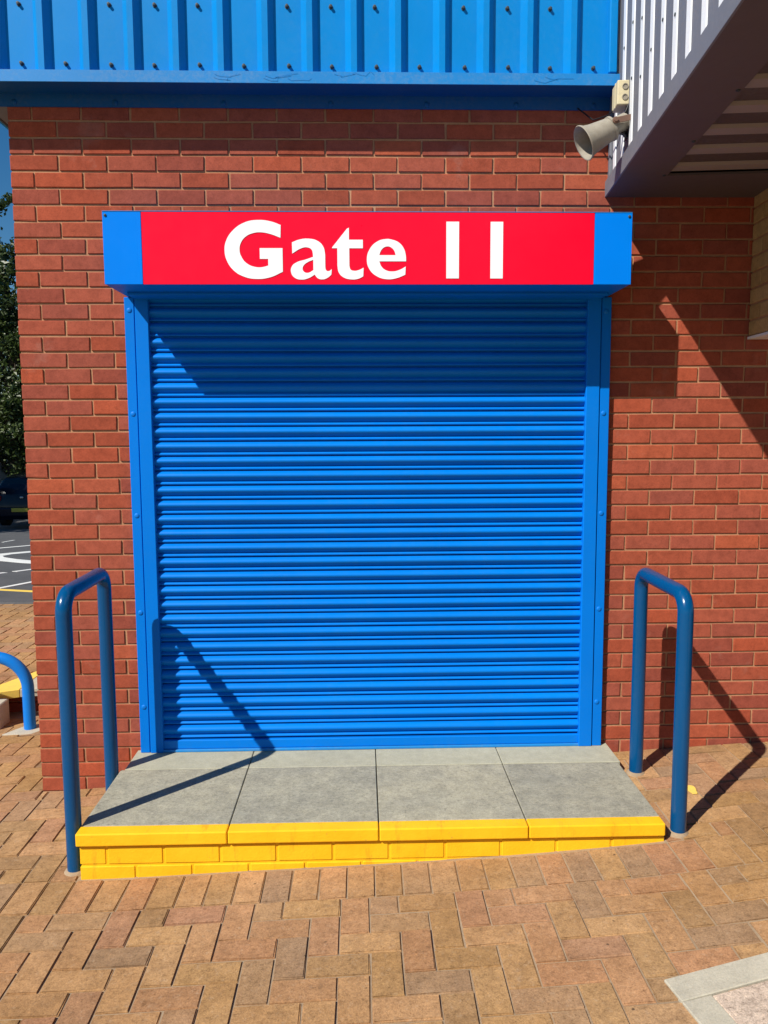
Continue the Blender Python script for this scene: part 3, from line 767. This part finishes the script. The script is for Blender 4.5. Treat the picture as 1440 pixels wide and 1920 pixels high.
# ------------------------------------------------------------------ left: hoop barrier, terrace step
hb = thing('hoop_barrier', 'bright blue tubular hoop barrier at the left edge beyond the wall corner', 'barrier', (-0.475, 1.0, gz(-.475, 1.0)))
hz = 0.47; rb = 0.20
path = [Vector((0, 0, -0.05)), Vector((0, 0, 0.14)), Vector((0, 0, hz - rb))]
for i in range(1, 11):
    a = math.pi / 2 * i / 10
    path.append(Vector((-rb * (1 - math.cos(a)), -0.02 * i / 10, hz - rb + rb * math.sin(a))))
path.append(Vector((-0.55, -0.04, hz)))
for i in range(0, 11):
    a = math.pi / 2 * i / 10
    path.append(Vector((-0.9 - rb * math.sin(a), -0.06, hz - rb + rb * math.cos(a))))
path.append(Vector((-1.1, -0.06, -0.12)))
obj('tube', tube_mesh('tube', path, 0.036, 24), MT['hoop'], hb)
pdm = prism('concrete_pad', [(-0.13, -0.10), (0.20, -0.10), (0.20, 0.07), (-0.03, 0.07)], -0.05, 0.006, 0.002)
obj('concrete_pad', pdm, MT['concrete'], hb)
ts = thing('terrace_step', 'yellow painted slab edge of the raised paving beyond the wall corner', 'step', (0, 0, 0))
zt = 0.108
obj('painted_slab', prism('painted_slab', [(-0.80, 1.22), (-0.655, 1.285), (-0.655, 1.80), (-0.73, 1.62), (-0.85, 1.33), (-2.4, 0.95), (-2.4, 0.86)], zt - 0.055, zt, 0.003), MT['yellowline'], ts)
obj('end_slab', prism('end_slab', [(-0.652, 1.286), (-0.25, 1.35), (-0.25, 2.1), (-0.652, 1.80)], zt - 0.055, zt - .001, 0.003), MT['concrete'], ts)
rise = Joined()
box('riser_core', -2.4, -0.25, 1.42, 1.55, -0.25, zt - 0.056, MT['mortar'], ts, 0)
for j, zc in enumerate((0.018, -0.057, -0.132)):
    for k in range(10):
        a = -0.25 - 0.225 * k - (0.11 if j % 2 else 0)
        if a - .215 > -2.4: box('brick', a - 0.215, a, 1.40, 1.44, zc - 0.0325, zc + 0.0325, MT['brick'], ts, 0.003)
kb = obj('kerb_block', from_bm('kerb_block', box_bm(-1.20, -0.678, 1.02, 1.18, -0.16, 0.085, 0.006)), MT['concrete'])
tag(kb, 'small pale concrete block at the left edge below the yellow slab', 'kerb')

# ------------------------------------------------------------------ car park: markings, car, van, trees
def marking(name, pts, m, label):
    vs = [(x, y, asphalt_z(x, y) + 0.005) for x, y in pts] + [(x, y, asphalt_z(x, y) - 0.002) for x, y in pts]
    n = len(pts); fs = [tuple(range(n))] + [(i, n + i, n + (i + 1) % n, (i + 1) % n) for i in range(n)]
    bm = bmesh.new(); bv = [bm.verts.new(v) for v in vs]
    for f in fs: bm.faces.new([bv[i] for i in f])
    o = obj(name, from_bm(name, bm), m)
    return tag(o, label, 'road marking', 'painted road markings')
def line(a, b, wd, m, label, ext=(0, 0)):
    a, b = Vector((*a, 0)), Vector((*b, 0)); d = (b - a).normalized(); n = Vector((-d.y, d.x, 0)) * wd / 2
    a = a - d * ext[0]; b = b + d * ext[1]
    return marking('road_line', [(p.x, p.y) for p in (a - n, b - n, b + n, a + n)], m, label)
WHT = MT['roadwhite']
line((-5.43, 11.6), (-5.12, 12.23), 0.14, WHT, 'white line across the asphalt just beyond the painted loop', (4, 2))
line((-6.12, 13.24), (-6.16, 13.9), 0.05, WHT, 'faint short white dash on the asphalt nearest the parked car')
line((-3.34, 7.13), (-3.9, 6.1), 0.10, WHT, 'white dash cut off by the left edge, nearer than the loop')
line((-3.27, 7.26), (-3.15, 7.53), 0.10, WHT, 'white dash touching the wall edge, nearer than the loop', (0, 2.0))
line((-2.65, 5.44), (-2.52, 5.98), 0.08, WHT, 'white line just behind the yellow road line', (3, 2))
line((-2.58, 5.29), (-2.15, 5.12), 0.09, MT['yellowline'], 'thin yellow line along the asphalt by the paving', (3, 2))
cl_ = [(-3.3, 11.6), (-4.1, 11.0), (-4.46, 10.64), (-4.72, 10.2), (-4.74, 9.8), (-4.55, 9.45), (-4.15, 9.05), (-3.64, 8.67), (-2.6, 8.1)]
lo, ro = [], []
for i in range(len(cl_)):
    a, b = Vector(cl_[max(0, i - 1)]), Vector(cl_[min(len(cl_) - 1, i + 1)]); d = (b - a).normalized(); n_ = Vector((-d.y, d.x)) * 0.15
    lo.append(tuple(Vector(cl_[i]) + n_)); ro.append(tuple(Vector(cl_[i]) - n_))
marking('road_loop', lo + ro[::-1], WHT, 'curved white loop painted on the asphalt')

car = thing('parked_car', 'dark car parked tail towards the paving under the trees', 'car', (-8.0, 18.7, -0.945), 0.06)
# local: rear at y=0, front at +4.2
sec = [(0.00, 0.42, 0.70, 0.80), (0.06, 0.26, 0.95, 0.86), (0.9, 0.20, 0.98, 0.89), (2.4, 0.20, 0.96, 0.90), (3.3, 0.20, 0.90, 0.88), (4.0, 0.24, 0.78, 0.82), (4.2, 0.36, 0.62, 0.70)]
def loft(name, rows, m, parent):
    bm = bmesh.new(); rings = []
    for ring in rows: rings.append([bm.verts.new(p) for p in ring])
    n = len(rings[0])
    for a, b in zip(rings, rings[1:]):
        for i in range(n): bm.faces.new((a[i], a[(i + 1) % n], b[(i + 1) % n], b[i]))
    bm.faces.new(rings[0][::-1]); bm.faces.new(rings[-1])
    return obj(name, from_bm(name, bm, True, math.radians(40)), m, parent)
def ring(y, z0, z1, hw, k=0.12):
    return [(-hw + k, y, z0), (hw - k, y, z0), (hw, y, z0 + k), (hw, y, z1 - k), (hw - k, y, z1), (-hw + k, y, z1), (-hw, y, z1 - k), (-hw, y, z0 + k)]
loft('body', [ring(y, a, b, hw) for y, a, b, hw in sec], MT['carpaint'], car)
def cabring(y, z1, hwb, hwt): return [(-hwb, y, 0.92), (hwb, y, 0.92), (hwt + .04, y, z1 - 0.08), (hwt - 0.06, y, z1), (-hwt + 0.06, y, z1), (-hwt - .04, y, z1 - 0.08)]
loft('cabin', [cabring(0.10, 1.0, 0.80, 0.78), cabring(0.42, 1.42, 0.80, 0.62), cabring(0.75, 1.49, 0.80, 0.60), cabring(2.0, 1.52, 0.80, 0.60), cabring(2.6, 1.40, 0.80, 0.60), cabring(3.2, 0.98, 0.80, 0.74)], MT['carpaint'], car)
obj('rear_window', mesh('rear_window', [(-0.66, 0.125, 1.02), (0.66, 0.125, 1.02), (0.56, 0.385, 1.38), (-0.56, 0.385, 1.38), (-0.64, 0.16, 1.02), (0.64, 0.16, 1.02), (0.55, 0.41, 1.38), (-0.55, 0.41, 1.38)], [(0, 1, 2, 3), (7, 6, 5, 4), (0, 4, 5, 1), (1, 5, 6, 2), (2, 6, 7, 3), (3, 7, 4, 0)]), MT['glass'], car)
for s_ in (-1, 1):
    box('tail_light', s_ * .70 - .13, s_ * .70 + .13, -0.015, 0.10, 0.80, 0.95, MT['redlight'], car, 0.02, 2)
    box('reflector', s_ * .66 - .09, s_ * .66 + .09, -0.02, 0.06, 0.42, 0.47, MT['redlight'], car, 0.01)
    for yy in (0.85, 3.4):
        wl = obj('wheel', lathe_mesh('wheel', [(-.11, .0), (-.11, .2), (-.11, .29), (-.09, .32), (.09, .32), (.11, .29), (.11, .2), (.10, .0)], (s_ * .76, yy, 0.32), (1, 0, 0), 24), MT['rubber'], car)
        obj('rim', lathe_mesh('rim', [(0.0, .19), (.015, .19), (.01, .1), (.02, .0)], (s_ * .76 + s_ * .105, yy, 0.32), (s_, 0, 0), 20), MT['metal'], wl)
box('bumper', -0.84, 0.84, -0.06, 0.2, 0.34, 0.62, MT['carpaint'], car, 0.05, 2)
pl = box('number_plate', -0.26, 0.26, -0.085, -0.062, 0.49, 0.60, MT['plate'], car, 0.004)
box('badge', -0.05, 0.05, -0.012, 0.04, 0.86, 0.92, MT['metal'], car, 0.015)
van = thing('parked_van', 'white van or cabin just showing at the left edge behind the dark car', 'van', (-11.95, 22.4, -1.1), 0.1)
loft('body', [ring(y, 0.35, h, hw, 0.1) for y, h, hw in ((0, 2.10, 0.92), (0.15, 2.2, 0.95), (3.2, 2.25, 0.95), (3.9, 1.5, 0.95), (4.8, 1.2, 0.9), (5.0, 0.9, 0.85))], MT['white'], van)
box('rear_window', -0.75, -0.05, -0.012, 0.02, 1.25, 1.85, MT['glass'], van, 0.01)
box('rear_window', 0.05, 0.75, -0.012, 0.02, 1.25, 1.85, MT['glass'], van, 0.01)
for s_ in (-1, 1):
    for yy in (0.9, 4.0):
        obj('wheel', lathe_mesh('wheel', [(-.11, .0), (-.11, .29), (-.09, .33), (.09, .33), (.11, .29), (.11, .0)], (s_ * .80, yy, 0.33), (1, 0, 0), 20), MT['rubber'], van)

def tree(label, base, height, blobs, nleaf, leaf=0.16, mat='leaf', seed=1, group='trees at the back of the car park'):
    rnd = random.Random(seed)
    t = thing('broadleaf_tree', label, 'tree', base, 0, group)
    segs = []
    top = height * 0.75
    path = [Vector((math.sin(i * .9 + seed) * 0.10 * i / 5, math.cos(i * 1.1 + seed) * 0.10 * i / 5, -0.2 + (top + .2) * i / 6)) for i in range(7)]
    tr = obj('trunk', tube_mesh('trunk', path, [0.30 * (1 - .8 * i / 6) for i in range(7)], 10), MT['bark'], t)
    for bx, by, bz, br in blobs:
        h = max(0.8, bz * 0.55); k = min(6, int(h / top * 6)); p0 = path[k]
        e = Vector((bx, by, bz)); mid = p0.lerp(e, .5) + Vector((0, 0, .3))
        obj('branch', tube_mesh('branch', [p0, mid, e], [0.10, 0.06, 0.02], 7), MT['bark'], t)
    vs = []; fs = []
    tot = sum(b[3] ** 2 for b in blobs)
    for bx, by, bz, br in blobs:
        cnt = int(nleaf * br * br / tot)
        clumps = [Vector((rnd.gauss(0, 1), rnd.gauss(0, 1), rnd.gauss(0, 1))).normalized() * br * rnd.uniform(.55, 1.0) for _ in range(max(8, int(br * br * 14)))]
        for _ in range(cnt):
            c = Vector((bx, by, bz)) + rnd.choice(clumps) + Vector((rnd.gauss(0, .16), rnd.gauss(0, .16), rnd.gauss(0, .12))) * min(1.3, br)
            u = Vector((rnd.uniform(-1, 1), rnd.uniform(-1, 1), rnd.uniform(-1, 1))).normalized(); v = u.orthogonal().normalized()
            s = leaf * rnd.uniform(.6, 1.2); b = len(vs)
            nrm = u.cross(v) * s * .12
            vs += [c - u * s * .5, c + v * s * .28 + nrm, c + u * s * .5, c - v * s * .28 + nrm]; fs.append((b, b + 1, b + 2, b + 3))
    obj('crown', mesh('crown', vs, fs), MT[mat], t)
    return t
tree('tall leafy tree behind the dark car, its crown against the sky', (-10.6, 24.5, -1.15), 10.5,
     [(0, 0, 5.0, 2.4), (0.8, -.6, 7.2, 1.9), (-1.4, .3, 7.0, 2.0), (.6, .2, 3.2, 2.0), (-.6, -.8, 8.6, 1.3), (1.8, .2, 5.2, 1.8), (-2.0, 0, 4.0, 2.0), (1.5, .5, 8.3, 1.2), (0.3, -1.2, 10.25, .55), (-.8, -1.2, 10.4, .5)], 34000, 0.19, 'leaf', 3)
tree('dark shrubby tree low behind the parked car', (-7.6, 26.0, -1.15), 6.5,
     [(0, 0, 2.2, 2.2), (-1.8, 0, 2.4, 2.0), (1.6, 0, 2.2, 2.0), (0, .2, 4.4, 1.8), (-2.4, .5, 4.0, 1.6), (-3.6, 0, 2.2, 2.0)], 30000, 0.20, 'leafdark', 5)
tree('broad tree whose crown shades the parked car from the left', (-15.2, 14.0, -0.75), 9.0,
     [(0, 0, 5.5, 2.6), (2.0, 1.0, 5.6, 2.2), (-1.8, 1, 5.8, 2.2), (.8, -1.5, 6.2, 2.0), (1.0, 2.4, 5.2, 2.2), (0, .5, 7.8, 2.0), (3.2, 2.4, 4.6, 1.6)], 12000, 0.26, 'leafdark', 9)
